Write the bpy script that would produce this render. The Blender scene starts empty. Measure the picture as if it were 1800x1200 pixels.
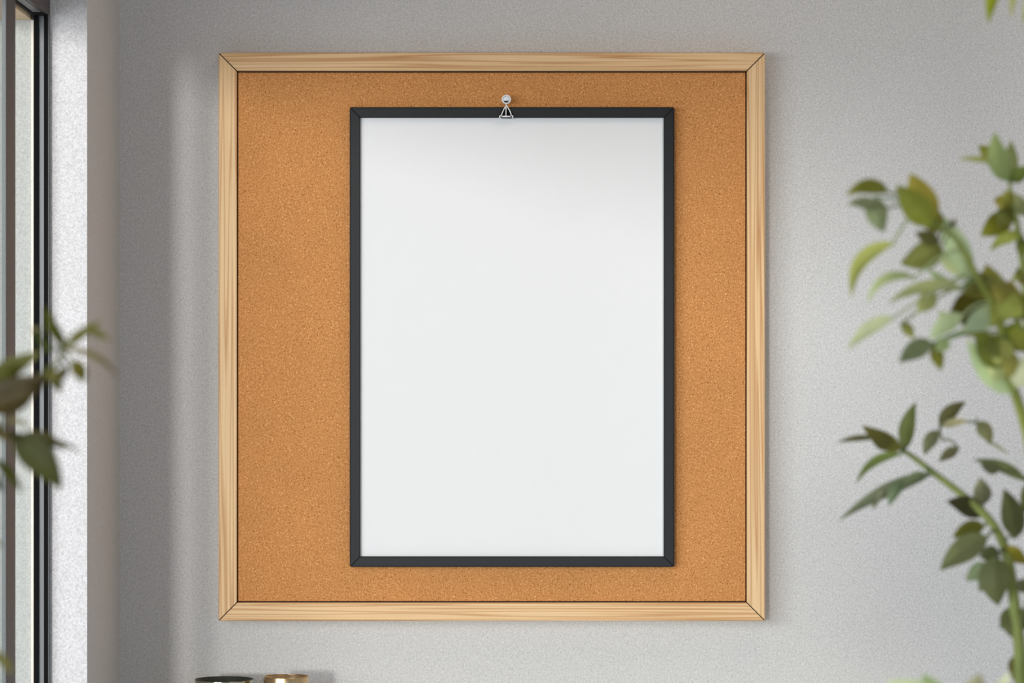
import bpy, bmesh, math, random
from mathutils import Vector, Matrix, Euler
random.seed(7)
S = bpy.context.scene
COL = S.collection

# ------------------------------------------------------------------ camera
F = 6000.0            # focal length in pixels of the 1800 px wide frame
D = 6.0               # camera to back wall
CZ = 1.40             # camera height
HY = 650.0            # pixel row of the horizon
cam_d = bpy.data.cameras.new('camera')
cam = bpy.data.objects.new('camera', cam_d); COL.objects.link(cam)
cam.location = (0, 0, CZ); cam.rotation_euler = (math.pi/2, 0, 0)
cam_d.sensor_fit = 'HORIZONTAL'; cam_d.sensor_width = 36; cam_d.lens = F*36/1800
cam_d.shift_y = (HY-600)/1800
cam_d.clip_start = 0.05; cam_d.clip_end = 100
cam_d.dof.use_dof = True; cam_d.dof.focus_distance = 5.97; cam_d.dof.aperture_fstop = 9.6
S.camera = cam

def P(px, py, d):
    """point seen at a pixel when it stands d metres in front of the camera"""
    return Vector(((px-900)/F*d, d, CZ+(HY-py)/F*d))

# ------------------------------------------------------------------ world, lights, exposure
W = bpy.data.worlds.new('sky'); S.world = W; W.use_nodes = True
wb = W.node_tree.nodes['Background']
wb.inputs[0].default_value = (0.80, 0.88, 1.0, 1); wb.inputs[1].default_value = 0.55

def area(name, loc, target, sx, sy, power, color, spread=180):
    l = bpy.data.lights.new(name, 'AREA'); l.shape = 'RECTANGLE'; l.size = sx; l.size_y = sy
    l.energy = power; l.color = color; l.spread = math.radians(spread)
    o = bpy.data.objects.new(name, l); COL.objects.link(o); o.location = loc
    o.rotation_euler = (Vector(target)-Vector(loc)).to_track_quat('-Z', 'Y').to_euler()
    return o
area('window_daylight', (-2.5, 1.6, 1.85), (0.4, 6, 1.35), 3.0, 1.3, 146, (0.92, 0.945, 1.0))
area('added_warm_fill', (0.5, 4.9, 2.72), (0.5, 4.9, 0), 0.9, 0.9, 7, (1.0, 0.80, 0.58))  # added fill that warms the top of the wall, not a fitting
area('added_rear_fill', (0.75, -1.25, 0.95), (0.9, 6, 0.8), 2.0, 1.0, 34, (0.74, 0.86, 1.0))  # fill light added behind the camera to brighten the wall from the front
sun_d = bpy.data.lights.new('sun', 'SUN'); sun_d.energy = 1.75; sun_d.angle = math.radians(4.4); sun_d.color = (1.0, 0.962, 0.93)
sun = bpy.data.objects.new('sun', sun_d); COL.objects.link(sun); sun.location = (-3, 0, 2.5)
sun.rotation_euler = Vector((0.225, 1.0, -0.038)).to_track_quat('-Z', 'Y').to_euler()

S.view_settings.view_transform = 'Standard'; S.view_settings.look = 'None'
S.view_settings.gamma = 1; S.view_settings.use_curve_mapping = False
S.view_settings.exposure = -0.29
try:
    S.cycles.use_denoising = True
    S.cycles.max_bounces = 10
    S.cycles.sample_clamp_indirect = 6
except Exception: pass

# ------------------------------------------------------------------ materials
def srgb(r, g, b):
    f = lambda c: (c/255/12.92) if c/255 <= 0.04045 else ((c/255+0.055)/1.055)**2.4
    return (f(r), f(g), f(b), 1)

class NT:
    def __init__(s, name):
        s.m = bpy.data.materials.new(name); s.m.use_nodes = True
        s.t = s.m.node_tree; s.n = s.t.nodes; s.l = s.t.links
        s.b = s.n['Principled BSDF']; s.out = s.n['Material Output']
    def new(s, typ, **kw):
        o = s.n.new(typ)
        for k, v in kw.items(): setattr(o, k, v)
        return o
    def link(s, a, b): s.l.new(a, b)
    def set(s, **kw):
        for k, v in kw.items(): s.b.inputs[k.replace('_', ' ')].default_value = v
        return s

def noise(t, vec, scale, detail=2, rough=0.5, dist=0):
    n = t.new('ShaderNodeTexNoise'); n.inputs['Scale'].default_value = scale
    n.inputs['Detail'].default_value = detail; n.inputs['Roughness'].default_value = rough
    n.inputs['Distortion'].default_value = dist
    if vec is not None: t.link(vec, n.inputs['Vector'])
    return n.outputs['Fac']

def mapping(t, vec, scale=(1, 1, 1), rot=(0, 0, 0)):
    m = t.new('ShaderNodeMapping'); m.inputs['Scale'].default_value = scale; m.inputs['Rotation'].default_value = rot
    t.link(vec, m.inputs['Vector']); return m.outputs['Vector']

def ramp(t, fac, stops):
    r = t.new('ShaderNodeValToRGB'); e = r.color_ramp.elements
    while len(e) < len(stops): e.new(0.5)
    for el, (p, c) in zip(e, stops): el.position = p; el.color = c
    t.link(fac, r.inputs['Fac']); return r.outputs['Color']

def mixv(t, a, b, f):
    m = t.new('ShaderNodeMix', data_type='FLOAT')
    t.link(f, m.inputs['Factor']); t.link(a, m.inputs['A']); t.link(b, m.inputs['B']); return m.outputs['Result']

def coords(t, kind='Object'):
    return t.new('ShaderNodeTexCoord').outputs[kind]

def fibres(t, across, along, patch):
    """two crossed diagonal fibre directions, swapping over in patches"""
    v = coords(t)
    fa = noise(t, mapping(t, mapping(t, v, rot=(0, math.radians(45), 0)), (across, across, along)), 1.0, 1.0, 0.5, 0.3)
    fb = noise(t, mapping(t, mapping(t, v, rot=(0, math.radians(-45), 0)), (across, across, along)), 1.0, 1.0, 0.5, 0.3)
    pm = noise(t, v, patch, 2)
    r = t.new('ShaderNodeMapRange'); r.inputs[1].default_value = 0.40; r.inputs[2].default_value = 0.60
    t.link(pm, r.inputs[0])
    return mixv(t, fa, fb, r.outputs[0]), v

def bump(t, h, strength, dist):
    b = t.new('ShaderNodeBump'); b.inputs['Strength'].default_value = strength; b.inputs['Distance'].default_value = dist
    t.link(h, b.inputs['Height']); t.link(b.outputs['Normal'], t.b.inputs['Normal'])

def plaster(name, col, contrast=0.12, swap=False):
    t = NT(name); f, v = fibres(t, 560, 245, 170)
    lo = tuple(c*(1-contrast*1.6) for c in col[:3])+(1,); hi = tuple(min(1, c*(1+contrast*1.6)) for c in col[:3])+(1,)
    t.link(ramp(t, f, [(0.3, lo), (0.7, hi)]), t.b.inputs['Base Color'])
    t.set(Roughness=0.85); t.b.inputs['Specular IOR Level'].default_value = 0.25
    bump(t, f, 0.7, 0.0014); return t.m

def plain(name, col, rough=0.5, metal=0.0, spec=0.5, var=0.04):
    t = NT(name); v = coords(t)
    n = noise(t, v, 40, 3)
    lo = tuple(c*(1-var) for c in col[:3])+(1,); hi = tuple(min(1, c*(1+var)) for c in col[:3])+(1,)
    t.link(ramp(t, n, [(0.3, lo), (0.7, hi)]), t.b.inputs['Base Color'])
    t.set(Roughness=rough, Metallic=metal); t.b.inputs['Specular IOR Level'].default_value = spec
    return t.m

def pine(name):
    t = NT(name); v = coords(t)
    oi = t.new('ShaderNodeObjectInfo')
    sc = t.new('ShaderNodeVectorMath', operation='SCALE'); sc.inputs[0].default_value = (3.1, 0.7, 1.9)
    t.link(oi.outputs['Random'], sc.inputs['Scale'])
    ad = t.new('ShaderNodeVectorMath', operation='ADD'); t.link(v, ad.inputs[0]); t.link(sc.outputs[0], ad.inputs[1])
    g = noise(t, mapping(t, ad.outputs[0], (1.1, 20, 82)), 1.0, 1.0, 0.45, 0.25)
    fine = noise(t, mapping(t, ad.outputs[0], (6, 90, 700)), 1.0, 2)
    c1 = ramp(t, g, [(0.24, srgb(210, 162, 110)), (0.31, srgb(238, 204, 158)), (0.42, srgb(236, 200, 152)), (0.47, srgb(206, 156, 104)), (0.52, srgb(236, 200, 152)), (0.60, srgb(232, 194, 144)), (0.645, srgb(200, 148, 96)), (0.69, srgb(236, 200, 154))])
    c2 = ramp(t, fine, [(0.3, (0.90, 0.89, 0.88, 1)), (0.7, (1.05, 1.05, 1.05, 1))])
    m = t.new('ShaderNodeMix', data_type='RGBA', blend_type='MULTIPLY'); m.inputs['Factor'].default_value = 1
    t.link(c1, m.inputs['A']); t.link(c2, m.inputs['B']); t.link(m.outputs['Result'], t.b.inputs['Base Color'])
    t.set(Roughness=0.5); t.b.inputs['Specular IOR Level'].default_value = 0.3
    bump(t, fine, 0.15, 0.0004); return t.m

def cork(name):
    t = NT(name); f, v = fibres(t, 640, 280, 210)
    sp = noise(t, v, 640, 1)
    big = noise(t, v, 9, 3)
    c = ramp(t, f, [(0.28, srgb(138, 82, 34)), (0.42, srgb(196, 133, 76)), (0.58, srgb(211, 149, 91)), (0.74, srgb(246, 194, 136))])
    c3 = ramp(t, sp, [(0.30, (0.80, 0.74, 0.68, 1)), (0.40, (1, 1, 1, 1))])
    c4 = ramp(t, big, [(0.3, (0.96, 0.96, 0.96, 1)), (0.7, (1.04, 1.03, 1.02, 1))])
    m = t.new('ShaderNodeMix', data_type='RGBA', blend_type='MULTIPLY'); m.inputs['Factor'].default_value = 1
    t.link(c, m.inputs['A']); t.link(c3, m.inputs['B'])
    m2 = t.new('ShaderNodeMix', data_type='RGBA', blend_type='MULTIPLY'); m2.inputs['Factor'].default_value = 1
    t.link(m.outputs['Result'], m2.inputs['A']); t.link(c4, m2.inputs['B'])
    t.link(m2.outputs['Result'], t.b.inputs['Base Color'])
    t.set(Roughness=0.9); t.b.inputs['Specular IOR Level'].default_value = 0.2
    bump(t, f, 0.45, 0.0010); return t.m

def leaf_mat(name):
    t = NT(name)
    a = t.new('ShaderNodeAttribute'); a.attribute_name = 'leaf_tint'
    n = noise(t, coords(t), 45, 3)
    r = ramp(t, n, [(0.3, (0.86, 0.88, 0.84, 1)), (0.7, (1.12, 1.10, 1.05, 1))])
    m = t.new('ShaderNodeMix', data_type='RGBA', blend_type='MULTIPLY'); m.inputs['Factor'].default_value = 1
    t.link(a.outputs['Color'], m.inputs['A']); t.link(r, m.inputs['B'])
    t.link(m.outputs['Result'], t.b.inputs['Base Color'])
    t.set(Roughness=0.55); t.b.inputs['Specular IOR Level'].default_value = 0.18
    tr = t.new('ShaderNodeBsdfTranslucent'); t.link(m.outputs['Result'], tr.inputs['Color'])
    mx = t.new('ShaderNodeMixShader'); mx.inputs[0].default_value = 0.3
    t.link(t.b.outputs[0], mx.inputs[1]); t.link(tr.outputs[0], mx.inputs[2]); t.link(mx.outputs[0], t.out.inputs['Surface'])
    return t.m

def glass_mat(name):
    t = NT(name); t.n.remove(t.b)
    tp = t.new('ShaderNodeBsdfTransparent'); tp.inputs[0].default_value = (0.96, 0.98, 0.97, 1)
    gl = t.new('ShaderNodeBsdfGlossy'); gl.inputs['Roughness'].default_value = 0.02
    lw_ = t.new('ShaderNodeLayerWeight'); lw_.inputs['Blend'].default_value = 0.5
    pw_ = t.new('ShaderNodeMath', operation='POWER'); t.link(lw_.outputs['Facing'], pw_.inputs[0]); pw_.inputs[1].default_value = 5
    mu_ = t.new('ShaderNodeMath', operation='MULTIPLY'); t.link(pw_.outputs[0], mu_.inputs[0]); mu_.inputs[1].default_value = 0.4
    mx = t.new('ShaderNodeMixShader'); t.link(mu_.outputs[0], mx.inputs[0])
    t.link(tp.outputs[0], mx.inputs[1]); t.link(gl.outputs[0], mx.inputs[2]); t.link(mx.outputs[0], t.out.inputs['Surface'])
    return t.m

def brushed(name, col, rough):
    t = NT(name); v = coords(t)
    n = noise(t, mapping(t, v, (20, 20, 900)), 1.0, 2)
    lo = tuple(c*0.86 for c in col[:3])+(1,)
    t.link(ramp(t, n, [(0.3, lo), (0.7, col)]), t.b.inputs['Base Color'])
    t.set(Metallic=1.0, Roughness=rough); bump(t, n, 0.05, 0.0003); return t.m

M = dict(
    wall=plaster('grey textured wall', srgb(209, 208, 207)),
    ceil=plaster('warm ceiling paint', srgb(214, 196, 176), 0.02),
    floor=plain('pale grey floor', srgb(182, 192, 214), 0.5),
    render=plaster('outside render', srgb(180, 182, 176), 0.10),
    facade=plaster('beige outside render', srgb(222, 200, 170), 0.04),
    paving=plain('pale paving', srgb(226, 224, 220), 0.8), pine=pine('pale pine'), cork=cork('cork'),
    dark=plain('dark backing', srgb(38, 22, 14), 0.9),
    black=plain('charcoal lacquer', srgb(23, 24, 26), 0.5, 0, 0.28),
    joint=plain('black joint', srgb(8, 8, 8), 0.9, 0, 0.1),
    paper=plain('white paper', srgb(235, 235, 235), 0.7, 0, 0.2, 0.004),
    lip=plain('clear grey liner', srgb(200, 202, 203), 0.3),
    bronze=plain('dark brown aluminium', srgb(62, 50, 46), 0.45, 0, 0.4),
    gasket=plain('black rubber', srgb(7, 7, 7), 0.8, 0, 0.15),
    alu=plain('grey aluminium', srgb(98, 102, 103), 0.45, 0.1),
    cream=plain('cream trim paint', srgb(232, 224, 208), 0.6),
    soffit=plain('pale timber', srgb(226, 198, 160), 0.6, 0, 0.3, 0.08),
    glass=glass_mat('clear glass'),
    chrome=plain('polished steel', srgb(235, 236, 238), 0.12, 1.0),
    wire=plain('silver wire', srgb(246, 246, 246), 0.3, 0.25),
    pinw=plain('white enamel', srgb(250, 248, 244), 0.25),
    pinc=plain('pale grey enamel', srgb(226, 231, 238), 0.3),
    navy=plain('dark reflection', srgb(22, 24, 34), 0.5),  # dark tone of the reflection in the pin head
    brass=brushed('brushed brass', srgb(216, 188, 144), 0.22),
    nickel=brushed('grey green metal', srgb(196, 200, 180), 0.12),
    smoke=plain('dark lining', srgb(52, 56, 46), 0.35),
    rim=plain('blackened rim', srgb(18, 18, 14), 0.4),
    console=plain('white console paint', srgb(232, 232, 230), 0.5),
    pot=plain('grey clay', srgb(150, 148, 142), 0.8), soil=plain('potting soil', srgb(50, 38, 28), 0.95),
    leaf=leaf_mat('leaf'), stem=leaf_mat('stem'),
)

# ------------------------------------------------------------------ helpers
def link(name, bm, mat, parent=None, loc=None, rot=None, smooth=False, keep=None):
    me = bpy.data.meshes.new(name)
    bmesh.ops.recalc_face_normals(bm, faces=bm.faces[:]) if keep is None else None
    bm.to_mesh(me); bm.free(); me.materials.append(mat)
    if smooth:
        for p in me.polygons: p.use_smooth = True
    o = bpy.data.objects.new(name, me); COL.objects.link(o)
    if loc is not None: o.location = loc
    if rot is not None: o.rotation_euler = rot
    if parent is not None: o.parent = parent
    return o

def thing(name, label, cat, loc=(0, 0, 0), group=None):
    o = bpy.data.objects.new(name, None); COL.objects.link(o); o.location = loc; o.empty_display_size = 0.05
    return tag(o, label, cat, group)
def tag(o, label, cat, group=None):
    o['label'] = label; o['category'] = cat
    if group: o['group'] = group
    return o
def structure(o): o['kind'] = 'structure'; return o

def box(bm, x0, x1, y0, y1, z0, z1, bev=0):
    r = bmesh.ops.create_cube(bm, size=1)
    for v in r['verts']:
        v.co = Vector(((x0+x1)/2+v.co.x*(x1-x0), (y0+y1)/2+v.co.y*(y1-y0), (z0+z1)/2+v.co.z*(z1-z0)))
    if bev:
        es = list({e for v in r['verts'] for e in v.link_edges})
        bmesh.ops.bevel(bm, geom=es, offset=bev, segments=2, affect='EDGES')
    return bm
def boxes(*bs, bev=0):
    bm = bmesh.new()
    for b in bs: box(bm, *b, bev=bev)
    return bm

def tube(bm, pts, rad, n=10, caps=True):
    """round tube through points, radius a number or one per point"""
    pts = [Vector(p) for p in pts]; rings = []
    up = None
    for i, p in enumerate(pts):
        d = (pts[min(i+1, len(pts)-1)]-pts[max(i-1, 0)]).normalized()
        if up is None:
            up = Vector((0, 0, 1)) if abs(d.z) < 0.9 else Vector((1, 0, 0))
        a = (up-d*up.dot(d))
        a = a.normalized() if a.length > 1e-6 else d.orthogonal().normalized()
        b = d.cross(a); up = a
        r = rad[i] if isinstance(rad, (list, tuple)) else rad
        rings.append([bm.verts.new(p+(a*math.cos(2*math.pi*k/n)+b*math.sin(2*math.pi*k/n))*r) for k in range(n)])
    fs = []
    for r0, r1 in zip(rings, rings[1:]):
        for k in range(n): fs.append(bm.faces.new((r0[k], r0[(k+1) % n], r1[(k+1) % n], r1[k])))
    if caps:
        fs.append(bm.faces.new(rings[0][::-1])); fs.append(bm.faces.new(rings[-1]))
    return fs

def lathe(bm, prof, n=64, axis='Z'):
    """prof: (radius, height) list, open or closed on the axis"""
    rings = []
    for r, h in prof:
        if r < 1e-7: rings.append([bm.verts.new((0, 0, h) if axis == 'Z' else (0, -h, 0))])
        else: rings.append([bm.verts.new((r*math.cos(2*math.pi*k/n), r*math.sin(2*math.pi*k/n), h) if axis == 'Z'
                            else (r*math.cos(2*math.pi*k/n), -h, r*math.sin(2*math.pi*k/n))) for k in range(n)])
    for a, b in zip(rings, rings[1:]):
        if len(a) == 1 and len(b) == 1: continue
        for k in range(n):
            k2 = (k+1) % n
            if len(a) == 1: bm.faces.new((a[0], b[k2], b[k]))
            elif len(b) == 1: bm.faces.new((a[k], a[k2], b[0]))
            else: bm.faces.new((a[k], a[k2], b[k2], b[k]))
    return bm

def bez(pts, n=8):
    """smooth Catmull-Rom line through points"""
    pts = [Vector(p) for p in pts]; out = []
    ex = [2*pts[0]-pts[1]]+pts+[2*pts[-1]-pts[-2]]
    for i in range(1, len(ex)-2):
        p0, p1, p2, p3 = ex[i-1:i+3]
        for k in range(n):
            t = k/n
            out.append(0.5*((2*p1)+(p2-p0)*t+(2*p0-5*p1+4*p2-p3)*t*t+(3*p1-p0-3*p2+p3)*t**3))
    out.append(pts[-1]); return out

# ------------------------------------------------------------------ the room
XL = -0.690                       # room face of the left wall
YJ = 5.542                        # where the left wall stops at the window
XR, YB, ZC = 2.3, -1.6, 2.75
YW = -1.2                         # near end of the window
structure(link('wall_back', boxes((-0.83, XR+0.1, D, D+0.12, 0, ZC)), M['wall']))
ZS = 2.095                        # top of the window opening
wl = boxes((-0.83, XL, YJ, D, 0, ZC), (-0.75, XL, YW, YJ, ZS, ZC), (-0.83, -0.779, YW, YJ, 1.992, ZC),
           (-0.779, -0.75, YW, YJ, ZS, ZC), (-0.83, XL, YB, YW, 0, ZC))
structure(link('wall_left', wl, M['wall']))
structure(link('wall_right', boxes((XR, XR+0.1, YB, D, 0, ZC)), M['wall']))
structure(link('wall_rear', boxes((-0.83, -0.65, YB-0.12, YB, 0, ZC), (1.75, XR+0.1, YB-0.12, YB, 0, ZC),
                                  (-0.65, 1.75, YB-0.12, YB, 0, 0.6), (-0.65, 1.75, YB-0.12, YB, 2.4, ZC)), M['wall']))
structure(link('floor', boxes((-0.83, XR+0.1, YB-0.12, D+0.12, -0.1, 0)), M['floor']))
structure(link('ceiling', boxes((-0.83, XR+0.1, YB-0.12, D+0.12, ZC, ZC+0.1)), M['ceil']))

# the tall window in the left wall
w1 = structure(bpy.data.objects.new('window_1', None)); COL.objects.link(w1); w1.location = (-0.762, 3.4, 0)
def wpart(name, bm, m):
    bmesh.ops.translate(bm, verts=bm.verts, vec=(0.762, -3.4, 0)); return link(name, bm, m, w1)
ZT = 1.9745                       # underside of the head frame
wpart('head_frame', boxes((-0.7555, -0.750, YW, YJ, ZT, ZS), (-0.774, -0.7695, YW, YJ, ZT, ZS), (-0.7695, -0.7555, YW, YJ, ZT+0.02, ZS)), M['bronze'])
wpart('head_channel', boxes((-0.7690, -0.7560, YW, 5.48, ZT-0.0005, ZT+0.018)), M['alu'])
wpart('head_gasket', boxes((-0.7700, -0.7552, 5.4805, YJ-0.022, ZT-0.002, ZT+0.018), (-0.7735, -0.7695, YW, YJ-0.022, ZT-0.003, ZT-0.0002)), M['gasket'])
wpart('jamb_frame', boxes((-0.774, -0.7670, YJ-0.020, YJ, 0, ZT), (-0.7575, -0.7515, YJ-0.020, YJ, 0, ZT)), M['gasket'])
wpart('jamb_channel', boxes((-0.7670, -0.7575, YJ-0.012, YJ, 0, ZT)), M['alu'])
wpart('jamb_bead', boxes((-0.7515, -0.7500, YJ-0.016, YJ, 0, ZT)), M['alu'])
wpart('sash_stile', boxes((-0.7560, -0.7500, 5.068, 5.155, 0.02, ZT-0.004)), M['bronze'])
wpart('sash_edge_strip', boxes((-0.7560, -0.7503, 5.058, 5.0679, 0.02, ZT-0.004)), M['alu'])
wpart('pane', boxes((-0.7550, -0.7510, YW, 5.0575, 0.02, ZT-0.004)), M['glass'])
structure(link('trim_1', boxes((-0.7790, -0.7742, YJ-0.012, YJ, 0, 1.9665)), M['cream']))
structure(link('trim_2', boxes((-0.88, -0.7790, YW, YJ-0.0005, 1.968, 1.990)), M['soffit']))
# rendered outer leaf of the wall beside the window, seen through the opening
structure(link('wall_outside', boxes((-0.8315, -0.7792, YJ-0.004, YJ-0.0004, 0, 1.9678)), M['render']))

# ------------------------------------------------------------------ the view out of the window
fa = thing('neighbouring_building', 'beige rendered building seen at far left through the window', 'building', (-3.2, 9.0, 0))
def fpart(n, b, m):
    bmesh.ops.translate(b, verts=b.verts, vec=(3.2, -9, 0)); return link(n, b, m, fa)
fpart('wall', boxes((-5.2, -1.2, 9.0, 10.5, 0, 2.35)), M['facade'])
fpart('eave', boxes((-5.3, -1.1, 8.7, 10.6, 2.35, 2.43)), M['soffit'])
fpart('ledge', boxes((-5.2, -1.2, 8.93, 9.0, 2.08, 2.14)), M['alu'])
structure(link('ground', boxes((-9, -0.84, -4, 14, -0.2, -0.1)), M['paving']))

# ------------------------------------------------------------------ cork board
def rail(name, parent, length, prof, gap, mat, loc, rot):
    """mitred frame member: prof lists (inward distance, height); outer edge up, face to -Y"""
    bm = bmesh.new(); ends = []
    for s in (-1, 1):
        ends.append([bm.verts.new((s*(length/2-v-gap), -h, -v)) for v, h in prof])
    n = len(prof)
    for k in range(n): bm.faces.new((ends[0][k], ends[0][(k+1) % n], ends[1][(k+1) % n], ends[1][k]))
    bm.faces.new(ends[0][::-1]); bm.faces.new(ends[1])
    return link(name, bm, mat, parent, loc, (0, rot, 0))

def px_rect(x0, y0, x1, y1, d):
    a = P(x0, y0, d); b = P(x1, y1, d); return a.x, b.x, b.z, a.z

BF = D-0.054                      # front face of the wooden frame
bx0, bx1, bz0, bz1 = px_rect(384, 92.5, 1345, 1091, BF)
bcx, bcz = (bx0+bx1)/2, (bz0+bz1)/2; bw, bh = bx1-bx0, bz1-bz0
board = thing('cork_board', 'large square cork notice board in a pale pine frame on the grey wall', 'notice board', (bcx, D, bcz))
FWID = 0.0318; T = 0.054
prof = [(0, 0.0), (0, T-0.0025), (0.0008, T-0.0008), (0.0025, T), (FWID-0.002, T), (FWID-0.0006, T-0.0008), (FWID, T-0.0022), (FWID, 0.002)]
g = 0.0012
rail('frame_rail', board, bw, prof, g, M['pine'], (0, 0, bh/2), 0)
rail('frame_rail', board, bh, prof, g, M['pine'], (bw/2, 0, 0), math.pi/2)
rail('frame_rail', board, bw, prof, g, M['pine'], (0, 0, -bh/2), math.pi)
rail('frame_rail', board, bh, prof, g, M['pine'], (-bw/2, 0, 0), -math.pi/2)
def joints(name, parent, w, h, fw, t, mat, wid=0.0006, eps=0.0004, m0=0.0):
    for sx in (-1, 1):
        for sz in (-1, 1):
            bm = bmesh.new()
            a = Vector((sx*(w/2-m0), 0, sz*(h/2-m0))); b = Vector((sx*(w/2-fw), 0, sz*(h/2-fw)))
            n = Vector((sz, 0, -sx)).normalized()*wid
            vs = [bm.verts.new(p+Vector((0, y, 0))) for y in (-0.003, -t+eps) for p in (a+n, a-n, b-n, b+n)]
            for q in ((0, 1, 2, 3), (7, 6, 5, 4), (0, 4, 5, 1), (1, 5, 6, 2), (2, 6, 7, 3), (3, 7, 4, 0)): bm.faces.new([vs[i] for i in q])
            link(name, bm, mat, parent)
joints('mitre_joint', board, bw, bh, FWID, T, M['dark'], 0.0011, 0.0006, 0.0015)
CT = 0.047                        # cork face height
iw, ih = bw/2-FWID, bh/2-FWID
link('backing', boxes((-iw, iw, -(CT-0.006), -0.002, -ih, ih)), M['dark'], board)
cg = 0.0022
link('cork_panel', boxes((-iw+cg, iw-cg, -CT, -(CT-0.0059), -ih+cg, ih-cg), bev=0.0006), M['cork'], board)

# ------------------------------------------------------------------ black poster frame hanging on the cork
PT = 0.019; PY = D-CT-0.004      # thickness, back plane
PF = PY-PT
qx0, qx1, qz0, qz1 = px_rect(614.5, 188, 1185.5, 996.5, PF)
qcx, qcz = (qx0+qx1)/2, (qz0+qz1)/2; qw, qh = qx1-qx0, qz1-qz0
post = thing('poster_frame', 'thin black picture frame holding blank white paper, hung on the cork board', 'picture frame', (qcx, PY, qcz))
pw = 0.0183
pprof = [(0, 0), (0, PT-0.003), (0.0006, PT-0.0022), (0.0018, PT-0.0022), (0.0024, PT), (pw-0.001, PT), (pw, PT-0.001), (pw, 0.003)]
for L, loc, r in ((qw, (0, 0, qh/2), 0), (qh, (qw/2, 0, 0), math.pi/2), (qw, (0, 0, -qh/2), math.pi), (qh, (-qw/2, 0, 0), -math.pi/2)):
    rail('frame_rail', post, L, pprof, 0.0009, M['black'], loc, r)
joints('mitre_joint', post, qw, qh, pw, PT, M['joint'], 0.0009, 0.0006, 0.0022)
pwi, phi = qw/2-pw, qh/2-pw
link('back_panel', boxes((-qw/2+0.004, qw/2-0.004, -0.0029, -0.0004, -qh/2+0.004, qh/2-0.004)), M['dark'], post)
link('paper_sheet', boxes((-pwi+0.0002, pwi-0.0002, -(PT-0.009), -(PT-0.010), -phi+0.0002, phi-0.0002)), M['paper'], post)
lw = 0.0022
for x0, x1 in ((pwi-lw, pwi-0.0002), (-pwi+0.0002, -pwi+lw*0.6)):
    link('liner', boxes((x0, x1, -(PT-0.0045), -(PT-0.0089), -phi+0.0002, phi-0.0002)), M['lip'], post)

# ------------------------------------------------------------------ push pin and wire clip
hp = P(890, 174.5, PF-0.004)
pin = thing('push_pin', 'round white push pin stuck in the cork above the black frame', 'push pin', (hp.x, D-CT, hp.z))
hd = (D-CT)-hp.y                  # how far the head stands out
R = 0.0083
bm = bmesh.new()
lathe(bm, [(0, hd-0.009), (R*0.55, hd-0.0085), (R*0.9, hd-0.006), (R, hd-0.002), (R*0.97, hd+0.0004), (R*0.86, hd+0.0012), (R*0.76, hd+0.0006), (R*0.74, hd-0.0008), (0, hd-0.0010)], 48, 'Y')
ph = link('head', bm, M['pinw'], pin, smooth=True)
bm = bmesh.new(); lathe(bm, [(0, hd-0.0009), (R*0.735, hd-0.0007), (R*0.55, hd+0.0002), (0, hd+0.0006)], 48, 'Y')
link('cap', bm, M['pinc'], ph, smooth=True)
bm = bmesh.new()                  # dark piece standing in for the crescent reflection low in the head
vs = []
for h in (hd-0.0006, hd+0.0011):
    ring = []
    for k in range(24):
        a = 2*math.pi*k/24; x = math.cos(a)*R*0.52; z = math.sin(a)
        z = z*R*0.26 if z < 0 else z*R*0.12
        ring.append(bm.verts.new((x, -h, -R*0.42+z-abs(x)*-0.12)))
    vs.append(ring)
for k in range(24): bm.faces.new((vs[0][k], vs[0][(k+1) % 24], vs[1][(k+1) % 24], vs[1][k]))
bm.faces.new(vs[1]); bm.faces.new(vs[0][::-1])
link('reflection_crescent', bm, M['navy'], ph)
bm = bmesh.new(); lathe(bm, [(0.0022, hd-0.0085), (0.0022, 0.012), (0.0040, 0.010), (0.0040, 0.0085), (0.0006, 0.0082), (0.0006, -0.004), (0, -0.006)], 20, 'Y')
link('shank', bm, M['chrome'], pin, smooth=True)

CY = PF-0.0042
cl0 = P(890, 205, CY)
clip = thing('wire_clip', 'small silver wire clip gripping the top edge of the black frame below the pin', 'clip', tuple(cl0))
def cp(px, py, dy=0.0): return P(px, py, CY+dy)-cl0
bm = bmesh.new()
tube(bm, bez([cp(881.0, 203.0), cp(883.2, 197.5), cp(886.2, 191.0), cp(888.9, 187.0), cp(889.7, 185.2, 0.001), cp(891.2, 187.0), cp(893.9, 191.0), cp(897.0, 196.5), cp(899.0, 203.0)], 6), 0.00098, 10)
link('loop_wire', bm, M['wire'], clip, smooth=True)
bm = bmesh.new(); tube(bm, [cp(889.5, 186.5, 0.0005), cp(889.4, 203.5)], 0.00098, 10)
link('centre_wire', bm, M['wire'], clip, smooth=True)
bm = bmesh.new()
tube(bm, [cp(881.5, 204.6), cp(898.2, 204.6)], 0.0014, 12)
link('jaw_bar', bm, M['wire'], clip, smooth=True)
for s, cx in ((-1, 880.2), (1, 899.6)):
    bm = bmesh.new()
    tube(bm, bez([cp(cx-s*(-1.2), 203.2)]+[cp(cx+s*2.0*math.cos(a), 205.0-2.0*math.sin(a)) for a in (1.9, 1.1, 0.2, -0.7, -1.5)], 5), 0.0010, 10)
    link('jaw_curl', bm, M['wire'], clip, smooth=True)
bm = bmesh.new()                  # dark spring plate behind the wires, folding over the frame's top edge
outl = [cp(878.2, 207.8, 0.0024), cp(901.8, 207.8, 0.0024), cp(902, 203, 0.0024), cp(898.4, 194, 0.0024), cp(893, 187.2, 0.0024), cp(887, 187.2, 0.0024), cp(881.4, 194, 0.0024), cp(877.8, 203, 0.0024)]
f0 = [bm.verts.new(p) for p in outl]; f1 = [bm.verts.new(p+Vector((0, 0.0012, 0))) for p in outl]
bm.faces.new(f0); bm.faces.new(f1[::-1])
for k in range(8): bm.faces.new((f0[k], f1[k], f1[(k+1) % 8], f0[(k+1) % 8]))
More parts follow.
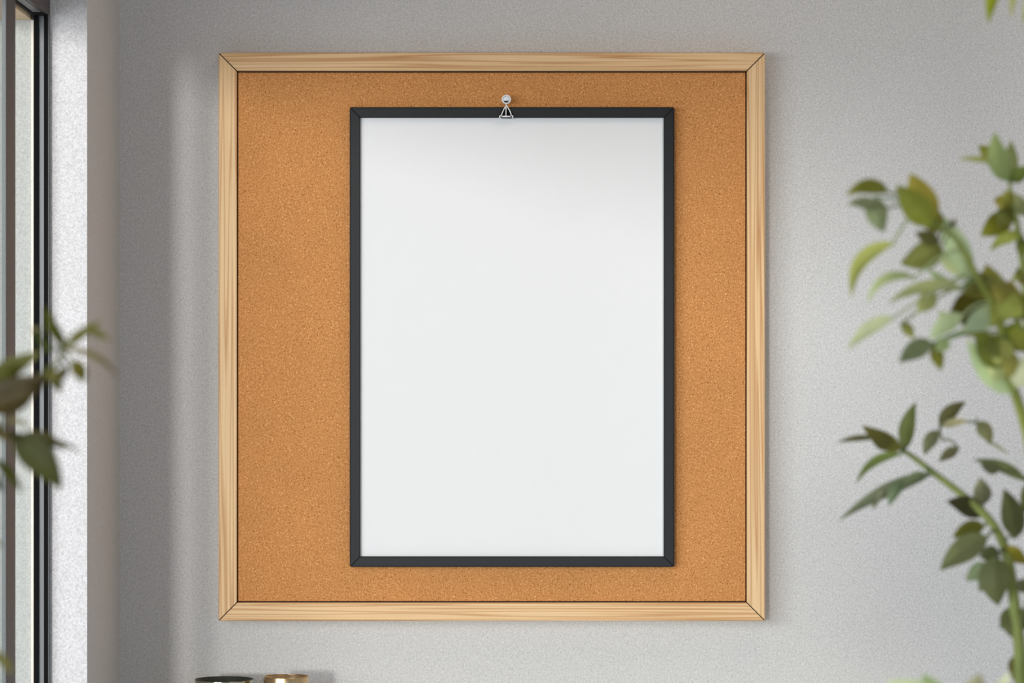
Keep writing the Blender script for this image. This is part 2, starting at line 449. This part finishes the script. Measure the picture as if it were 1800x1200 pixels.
link('spring_plate', bm, M['gasket'], clip)
bm = bmesh.new()
tube(bm, bez([cp(889.6, 185.6, 0.001), cp(889.8, 180, 0.004), cp(890, 176, 0.009)], 5), 0.0008, 8)
link('hanging_wire', bm, M['wire'], clip, smooth=True)

# ------------------------------------------------------------------ console and the two cups
ZK = 0.79
con = thing('console_table', 'white narrow console table against the wall below the cork board', 'console table', (0.0, D-0.2, 0))
link('top', boxes((-0.62, 0.75, -0.17, 0.195, ZK-0.03, ZK), bev=0.003), M['console'], con)
for sx in (-0.58, 0.71):
    for sy in (-0.14, 0.165):
        link('leg', boxes((sx-0.02, sx+0.02, sy-0.02, sy+0.02, 0, ZK-0.0302), bev=0.002), M['console'], con)
def cup(name, label, x0, x1, yrim, d, mats, wall, flare=0.0):
    a = P(x0, yrim, d); b = P(x1, yrim, d); r = (b.x-a.x)/2; h = a.z-ZK
    t = thing(name, label, 'cup', ((a.x+b.x)/2, d, ZK))
    bm = bmesh.new()
    lathe(bm, [(0, 0), (r*0.90-0.003, 0), (r*0.90, 0.003), (r*(0.97), h*0.5), (r, h-0.0012), (r-0.0004, h-0.0002), (r-wall*0.5, h-0.0002)], 96)
    body = link('body', bm, mats[0], t, smooth=True)
    bm = bmesh.new()
    lathe(bm, [(r-wall*0.5, h-0.0003), (r-wall, h-0.0012), (r*0.95-wall, h*0.5), (r*0.88-wall, 0.006), (0, 0.006)], 96)
    link('lining', bm, mats[1], t, smooth=True)
    bm = bmesh.new()
    prof = [(r-wall*0.55+math.cos(k/12*2*math.pi)*wall*0.55, h+math.sin(k/12*2*math.pi)*wall*0.4) for k in range(13)]
    lathe(bm, prof, 96); link('rim', bm, mats[2], t, smooth=True)
    return t
cup('metal_cup', 'wide silvery green metal cup with dark rim at bottom left', 343, 446, 1193.2, 5.86, (M['nickel'], M['smoke'], M['rim']), 0.0016)
cup('brass_cup', 'narrower brushed brass cup right of the silvery cup', 462.5, 543.5, 1188.2, 5.84, (M['brass'], M['brass'], M['brass']), 0.0016)

# ------------------------------------------------------------------ plants
def tinted(bm, faces, col):
    lay = bm.loops.layers.float_color.get('leaf_tint') or bm.loops.layers.float_color.new('leaf_tint')
    for f in faces:
        for l in f.loops: l[lay] = col

def leaf(bm, d, b, t, w, bend=0, dd=0.0, roll=0.0, col=(60, 70, 30), fold=0.25, curl=0.0, pt=1.0):
    """one leaf blade from base pixel b to tip pixel t at about d metres from the camera"""
    n = 12; us = (-1, -0.6, -0.2, 0, 0.2, 0.6, 1)
    bx, by = b; tx, ty = t; L = math.hypot(tx-bx, ty-by) or 1
    nx, ny = -(ty-by)/L, (tx-bx)/L
    def mid(s):
        o = bend*4*s*(1-s); return bx+(tx-bx)*s+nx*o, by+(ty-by)*s+ny*o
    rows = []
    for i in range(n+1):
        s = i/n; mx_, my_ = mid(s); ax, ay = mid(max(0, s-0.03)); cx, cy = mid(min(1, s+0.03))
        q = math.hypot(cx-ax, cy-ay) or 1; px_, py_ = -(cy-ay)/q, (cx-ax)/q
        hw = w/2*(math.sin(math.pi*s**0.82)**0.85 if 0 < s < 1 else 0)*(1-0.22*s)*1.12+0.5*(1-s)
        hw = max(hw, 0.12)
        dm = d+dd*s+curl*4*s*(1-s)
        row = []
        for u in us:
            ripple = math.sin(s*17+u*2)*0.03*hw
            dep = dm+(abs(u)*fold*hw+u*math.tan(roll)*hw*0.6+ripple)*d/F
            row.append(bm.verts.new(P(mx_+px_*hw*u, my_+py_*hw*u, dep)))
        rows.append(row)
    fs = []
    for r0, r1 in zip(rows, rows[1:]):
        for k in range(len(us)-1): fs.append(bm.faces.new((r0[k], r0[k+1], r1[k+1], r1[k])))
    tinted(bm, fs, srgb(*[min(250, c*k) for c, k in zip(col, (1.15, 1.06, 1.0) if sum(col) < 440 else (1.06, 1.05, 1.04))]))

def branch(root, origin, stem_px, r0, r1, leaves, scol, name='branch', reach=190):
    """stem_px: (px, py, depth) along the stem; its leaves hang on it by short stalks"""
    line = bez([P(*p) for p in stem_px], 8)
    bm = bmesh.new(); n = len(line)
    fs = tube(bm, line, [r0+(r1-r0)*i/(n-1) for i in range(n)], 10); tinted(bm, fs, srgb(*scol))
    bmesh.ops.translate(bm, verts=bm.verts, vec=-origin)
    br = link(name, bm, M['stem'], root, smooth=True)
    pxs = [(900+p.x/p.y*F, HY-(p.z-CZ)/p.y*F, p.y, p) for p in line]
    bl = bmesh.new(); bs = bl
    for (b, t, w, *rest) in leaves:
        o = dict(bend=0, col=(60, 70, 30), k=None)
        if rest: o.update(rest[0])
        q = min(pxs, key=lambda s: math.hypot(s[0]-b[0], s[1]-b[1]))
        d = q[2]+random.uniform(-0.03, 0.02); 
        c = tuple(max(0, v+random.randint(-4, 4)) for v in o['col'])
        leaf(bl, d, b, t, w, o['bend'], o.get('dd', random.uniform(-0.035, 0.03)), o.get('roll', random.uniform(-0.6, 0.6)), c, random.uniform(0.2, 0.5), random.uniform(-0.012, 0.004))
        a = P(b[0], b[1], d); m_ = (a+q[3])/2+Vector((0, 0, 0.004))
        tip = P(b[0]+(t[0]-b[0])*0.06, b[1]+(t[1]-b[1])*0.06, d-0.0004)
        if (a-q[3]).length > 0.002 and o.get('stalk', True):
            tinted(bs, tube(bs, bez([q[3], m_, a, tip], 5), 0.00105, 6), srgb(*[min(255, v+12) for v in c]))
    bmesh.ops.translate(bl, verts=bl.verts, vec=-origin)
    link('foliage', bl, M['leaf'], br, smooth=True, keep=True)
    return br

def pot(root, r, h):
    bm = bmesh.new()
    lathe(bm, [(0, 0), (r*0.7, 0), (r*0.95, h-0.03), (r, h-0.03), (r, h), (r*0.9, h), (r*0.88, h-0.03), (0, h-0.03)], 48)
    p = link('pot', bm, M['pot'], root, smooth=False)
    bm = bmesh.new(); lathe(bm, [(0, h-0.029), (r*0.87, h-0.029), (r*0.87, h-0.02), (0, h-0.012)], 32)
    link('soil', bm, M['soil'], p)

def z3(k, x0, y0):
    return lambda x, y: (x0+x/k, y0+y/k)

# ---- big plant at the right
A = z3(2.4, 1400, 200); B = z3(2.1825, 1400, 650)
RO = Vector((0.47, 3.05, 0))
right = thing('leafy_plant', 'tall green leafy potted plant at the right edge, in front of the wall', 'plant', tuple(RO))
pot(right, 0.15, 0.30)
OL, GG, PALE, DK, YG = (112, 118, 50), (128, 146, 108), (166, 182, 134), (84, 92, 48), (142, 150, 66)
# upper pale stem
branch(right, RO, [(1815, 2400, 3.05), (1870, 1600, 3.02), (1850, 1050, 2.98), (1812, 790, 2.94), (1775, 660, 2.9), (1755, 560, 2.88), (1720, 490, 2.86), (1680, 420, 2.84), (1640, 390, 2.83), (1612, 372, 2.83)], 0.0066, 0.0008, [
    (A(388, 330), A(208, 348), 26, dict(bend=14, col=OL)),
    (A(330, 352), A(372, 500), 40, dict(bend=4, col=GG)),
    (A(352, 405), A(212, 383), 22, dict(bend=8, col=GG)),
    (A(545, 480), A(478, 250), 58, dict(bend=6, col=YG, roll=0.5)),
    (A(575, 470), A(420, 300), 50, dict(col=OL, roll=-0.3)),
    (A(600, 500), A(545, 370), 36, dict(col=OL)),
    (A(615, 555), A(436, 632), 48, dict(bend=-4, col=(104, 116, 62))),
    (A(600, 540), A(500, 500), 26, dict(col=DK)),
    (A(728, 690), A(586, 410), 42, dict(bend=6, col=(178, 196, 152), roll=0.2)),
    (A(700, 680), A(580, 560), 26, dict(col=PALE)),
    (A(408, 545), A(234, 775), 26, dict(bend=26, col=(146, 162, 96))),
    (A(500, 690), A(298, 805), 17, dict(bend=24, col=(168, 182, 128))),
    (A(690, 735), A(385, 802), 22, dict(bend=16, col=(136, 152, 104))),
    (A(700, 745), A(540, 640), 16, dict(bend=-4, col=PALE)),
    (A(585, 755), A(508, 838), 32, dict(col=(150, 166, 116))),
    (A(412, 858), A(214, 1000), 24, dict(bend=10, col=(168, 182, 136))),
    (A(448, 880), A(498, 948), 20, dict(col=(130, 142, 84))),
    (A(574, 968), A(434, 1052), 34, dict(bend=6, col=(116, 130, 106))),
    (A(580, 975), A(612, 1085), 24, dict(col=OL)),
    (A(700, 850), A(560, 955), 32, dict(bend=5, col=(178, 192, 146))),
    (A(640, 950), A(590, 1000), 26, dict(col=(176, 190, 144))),
    (A(660, 900), A(600, 830), 24, dict(col=PALE)),
    (A(850, 830), A(730, 660), 62, dict(col=(96, 98, 40), roll=0.4)),
    (A(790, 800), A(640, 860), 62, dict(col=(78, 78, 30))),
    (A(850, 820), A(800, 632), 52, dict(col=(120, 132, 62))),
    (A(880, 850), A(905, 700), 58, dict(col=(124, 130, 58))),
    (A(900, 860), A(860, 760), 56, dict(col=(92, 110, 72))),
    (A(868, 830), A(700, 925), 40, dict(bend=4, col=(188, 202, 174), dd=-0.03)),
    (A(790, 880), A(690, 930), 34, dict(col=(140, 152, 112))),
    (A(930, 870), A(965, 760), 50, dict(col=OL)),
    (A(880, 900), A(950, 960), 50, dict(col=(122, 134, 56))),
    (A(890, 1060), A(750, 920), 56, dict(col=(112, 124, 58), dd=-0.04)),
    (A(880, 950), A(845, 1060), 44, dict(col=(136, 148, 84))),
    (A(900, 1180), A(722, 945), 34, dict(bend=-8, col=(192, 204, 156))),
    (A(905, 1130), A(835, 1020), 28, dict(col=(186, 200, 152))),
    (A(930, 1150), A(975, 1020), 44, dict(col=(188, 200, 160))),
    (A(930, 1000), A(990, 900), 48, dict(col=OL)),
    (A(830, 700), A(700, 760), 44, dict(col=(92, 98, 44))),
    (A(870, 700), A(860, 800), 40, dict(col=(116, 126, 60), dd=-0.03)),
    (A(850, 780), A(960, 850), 48, dict(col=(110, 122, 60), dd=-0.03)),
    (A(900, 780), A(820, 900), 40, dict(col=(128, 140, 72), dd=-0.02)),
    (A(890, 960), A(800, 1010), 46, dict(col=(104, 118, 58), dd=-0.05)),
    (A(905, 1000), A(900, 1120), 30, dict(col=(132, 144, 78), dd=-0.04)),
    (A(880, 1120), A(800, 1060), 26, dict(col=(186, 200, 140), dd=-0.01)),
    (A(935, 900), A(975, 1010), 40, dict(col=(126, 136, 62))),
    (A(655, 475), A(672, 440), 10, dict(col=(92, 104, 60))),
], (150, 156, 78), reach=230)
# upper right sprig
branch(right, RO, [(1870, 1600, 3.02), (1850, 900, 3.0), (1815, 640, 3.0), (1800, 480, 3.02), (1785, 380, 3.03), (1774, 320, 3.04)], 0.006, 0.0016, [
    (A(892, 285), A(838, 75), 38, dict(bend=-6, col=(128, 148, 104), roll=0.3)),
    (A(905, 270), A(905, 110), 26, dict(col=(118, 138, 90))),
    (A(860, 212), A(768, 132), 30, dict(col=(104, 116, 44))),
    (A(840, 205), A(680, 190), 10, dict(bend=3, col=(142, 152, 92))),
    (A(900, 285), A(985, 220), 26, dict(col=(86, 100, 50))),
    (A(905, 410), A(830, 365), 34, dict(bend=6, col=(122, 130, 56))),
    (A(915, 400), A(880, 320), 30, dict(col=(128, 138, 62))),
    (A(908, 425), A(776, 515), 40, dict(col=(112, 120, 44))),
    (A(905, 400), A(850, 480), 34, dict(col=(78, 84, 38))),
    (A(945, 520), A(818, 582), 20, dict(bend=10, col=(122, 132, 62))),
    (A(960, 530), A(880, 495), 18, dict(col=(132, 142, 72))),
    (A(950, 525), A(955, 610), 22, dict(col=(100, 112, 58))),
    (A(965, 430), A(925, 335), 26, dict(col=(132, 146, 104))),
    (A(970, 640), A(905, 702), 22, dict(bend=-4, col=(118, 130, 62))),
    (A(985, 660), A(940, 720), 30, dict(col=(126, 120, 60))),
], (138, 146, 84))
# branch arching in from above, two leaf tips reaching into the frame
branch(right, RO, [(1850, 900, 3.0), (1890, 400, 2.98), (1880, 60, 2.95), (1830, -90, 2.92), (1790, -110, 2.9)], 0.005, 0.0014, [
    ((1768, -100), (1737, 42), 32, dict(bend=4, col=(128, 148, 44))),
    ((1790, -95), (1777, 32), 17, dict(col=(158, 172, 92))),
    ((1825, -60), (1797, 44), 16, dict(col=(160, 172, 108))),
], (138, 146, 84))
# lower dark stem
branch(right, RO, [(1800, 2400, 3.06), (1800, 1600, 3.1), (B(862, 1200)+(3.14,)), (B(840, 930)+(3.16,)), (B(810, 720)+(3.18,)), (B(752, 590)+(3.2,)), (B(650, 490)+(3.22,)), (B(520, 390)+(3.24,)), (B(435, 325)+(3.25,)), (B(400, 308)+(3.25,))], 0.0072, 0.0018, [
    (B(405, 305), B(252, 212), 30, dict(bend=-3, col=(108, 114, 56))),
    (B(370, 300), B(275, 240), 28, dict(col=(104, 112, 58))),
    (B(295, 262), B(155, 280), 11, dict(bend=4, col=(116, 126, 88))),
    (B(418, 305), B(460, 122), 28, dict(bend=-6, col=(92, 104, 62))),
    (B(402, 322), B(228, 438), 16, dict(bend=15, col=(118, 136, 84))),
    (B(520, 398), B(160, 580), 24, dict(bend=10, col=(116, 134, 112))),
    (B(500, 400), B(400, 430), 20, dict(col=(88, 108, 84))),
    (B(405, 425), B(355, 524), 20, dict(stalk=False, bend=3, col=(108, 124, 96))),
    (B(330, 460), B(294, 538), 13, dict(stalk=False, bend=2, col=(116, 130, 104))),
    (B(720, 515), B(705, 412), 32, dict(col=(112, 122, 96))),
    (B(722, 560), B(575, 505), 36, dict(bend=6, col=(66, 74, 46))),
    (B(842, 645), B(795, 455), 42, dict(bend=4, col=(78, 86, 52))),
    (B(735, 640), B(550, 770), 44, dict(bend=6, col=(108, 120, 84))),
    (B(722, 600), B(598, 645), 28, dict(bend=5, col=(104, 112, 44))),
    (B(725, 650), B(640, 690), 34, dict(col=(92, 104, 66))),
    (B(765, 715), B(775, 905), 56, dict(bend=4, col=(86, 98, 64))),
    (B(780, 700), B(700, 715), 30, dict(col=(72, 84, 56))),
    (B(735, 745), B(648, 808), 30, dict(col=(106, 128, 100))),
    (B(760, 760), B(700, 850), 34, dict(col=(98, 116, 90))),
    (B(850, 905), B(838, 1035), 52, dict(bend=3, col=(82, 98, 66))),
    (B(845, 940), B(780, 990), 40, dict(col=(112, 136, 112))),
    (B(800, 680), B(890, 745), 26, dict(col=(128, 126, 40))),
    (B(860, 850), B(900, 800), 30, dict(col=(80, 92, 60))),
    (B(855, 1090), B(840, 1200), 34, dict(col=(92, 92, 50))),
], (140, 150, 86))
# thin side twigs of the lower stem
branch(right, RO, [(B(752, 590)+(3.2,)), (B(640, 430)+(3.25,)), (B(560, 270)+(3.28,)), (B(552, 222)+(3.28,)), (B(600, 200)+(3.28,)), (B(680, 200)+(3.28,)), (B(705, 205)+(3.28,))][2:], 0.0012, 0.001, [
    (B(548, 235), B(492, 328), 24, dict(bend=5, col=(120, 128, 104))),
    (B(550, 212), B(652, 122), 25, dict(bend=-5, col=(92, 100, 66))),
    (B(560, 215), B(660, 195), 14, dict(bend=-2, col=(140, 146, 120))),
    (B(690, 202), B(742, 288), 26, dict(bend=-6, col=(112, 122, 90))),
    (B(735, 270), B(820, 325), 6, dict(col=(140, 146, 124))),
    (B(622, 300), B(546, 352), 19, dict(bend=2, col=(98, 106, 78))),
], (132, 138, 106))
branch(right, RO, [(B(855, 1000)+(3.15,)), (B(930, 700)+(3.18,)), (B(935, 500)+(3.2,)), (B(880, 425)+(3.22,))], 0.002, 0.0012, [
    (B(880, 425), B(676, 345), 20, dict(bend=8, col=(84, 94, 58))),
    (B(780, 385), B(705, 362), 22, dict(col=(100, 108, 76))),
    (B(890, 430), B(870, 560), 20, dict(col=(88, 98, 60))),
], (110, 118, 76))
# low leaves just showing at the bottom edge
branch(right, RO, [(1800, 1600, 3.1), (1745, 1420, 2.7), (1690, 1290, 2.62), (1650, 1245, 2.6)], 0.004, 0.0015, [
    ((1665, 1250), (1556, 1200), 44, dict(bend=8, col=(190, 204, 150))),
    ((1660, 1245), (1622, 1184), 40, dict(col=(176, 192, 138))),
    ((1700, 1270), (1722, 1182), 56, dict(col=(140, 152, 122))),
    ((1720, 1290), (1775, 1180), 36, dict(col=(206, 214, 170))),
], (168, 180, 120))

# ---- plant at the left edge
Cc = z3(5.4545, 0, 500); Dd = z3(5.4545, 0, 700)
LO = Vector((-0.48, 2.05, 0))
left = thing('potted_plant', 'dark green leafy potted plant at the left edge, before the window', 'plant', tuple(LO))
pot(left, 0.13, 0.28)
LG, LD = (84, 94, 34), (60, 66, 30)
branch(left, LO, [(-430, 2800, 2.06), (-150, 1500, 2.45), (-110, 950, 2.44), (-60, 800, 2.43), (-10, 760, 2.42), (24, 770, 2.41)], 0.007, 0.0022, [
    (Dd(110, 360), Dd(592, 880), 56, dict(bend=-9, col=(52, 53, 15))),
    (Dd(190, 370), Dd(640, 500), 24, dict(bend=-9, col=(64, 65, 29))),
    (Dd(520, 400), Dd(770, 515), 7, dict(bend=-2, col=(94, 95, 59))),
    ((-8, 806), (40, 868), 17, dict(bend=-3, col=(67, 74, 23))),
    ((-22, 828), (8, 864), 20, dict(col=(57, 62, 18))),
    (Dd(80, 210), Dd(290, 290), 8, dict(bend=-5, col=(89, 92, 52))),
    ((-14, 752), (24, 776), 18, dict(col=(56, 57, 24))),
    ((-30, 742), (8, 752), 16, dict(col=(64, 67, 31))),
    ((-25, 940), (5, 962), 14, dict(col=(73, 79, 29))),
], (84, 88, 48))
branch(left, LO, [(-110, 950, 2.44), (-70, 780, 2.40), (-20, 705, 2.38), (40, 678, 2.37), (90, 648, 2.36), (112, 614, 2.36)], 0.004, 0.0014, [
    (Cc(640, 610), Cc(432, 198), 20, dict(bend=-5, col=(78, 85, 21))),
    (Cc(500, 640), Cc(335, 412), 13, dict(bend=-5, col=(70, 77, 28))),
    (Cc(390, 425), Cc(270, 425), 5, dict(bend=-1, col=(112, 115, 74))),
    (Cc(625, 600), Cc(985, 345), 18, dict(bend=-3, col=(81, 87, 28))),
    (Cc(830, 440), Cc(1060, 550), 14, dict(bend=-4, col=(89, 93, 39))),
    (Cc(590, 620), Cc(1140, 900), 11, dict(bend=-16, col=(80, 82, 35))),
    (Cc(680, 735), Cc(800, 955), 27, dict(bend=-5, col=(72, 72, 25))),
    (Cc(640, 800), Cc(585, 900), 18, dict(bend=2, col=(70, 72, 28))),
    (Cc(470, 850), Cc(585, 1045), 22, dict(bend=-3, col=(73, 76, 33))),
    (Cc(440, 860), Cc(640, 900), 20, dict(col=(68, 72, 29))),
    ((-28, 680), (74, 618), 36, dict(bend=-4, col=(68, 70, 21))),
    ((-30, 690), (30, 632), 34, dict(col=(60, 62, 19))),
    ((-30, 700), (92, 655), 50, dict(bend=8, col=(48, 47, 21), dd=-0.01)),
    ((-20, 715), (66, 684), 42, dict(bend=6, col=(54, 53, 24), dd=-0.01)),
], (92, 100, 44))
branch(left, LO, [(-150, 1500, 2.45), (-90, 1260, 2.42), (-40, 1165, 2.40), (-14, 1145, 2.40)], 0.003, 0.0012, [
    ((-14, 1142), (21, 1186), 16, dict(bend=-4, col=(73, 79, 24))),
    ((-34, 1160), (-4, 1200), 18, dict(col=(56, 61, 21))),
], (84, 92, 44))
# unseen leaf clump added outside the frame to shade the wall at lower right
shade_clump = []
for i in range(230):
    a = random.uniform(0, 2*math.pi); q = random.uniform(0.1, 1)**0.5
    cx, cy = -440+random.uniform(-290, 280), 1370+random.uniform(-170, 190)
    shade_clump.append(((cx, cy), (cx+math.cos(a)*150, cy+math.sin(a)*140), random.uniform(80, 120), dict(col=random.choice([LG, LD, (70, 82, 34)]))))
branch(left, LO, [(-420, 3000, 2.04), (-430, 2200, 1.95), (-440, 1700, 1.75), (-450, 1420, 1.62), (-440, 1180, 1.55)], 0.006, 0.002, shade_clump, (84, 88, 48))
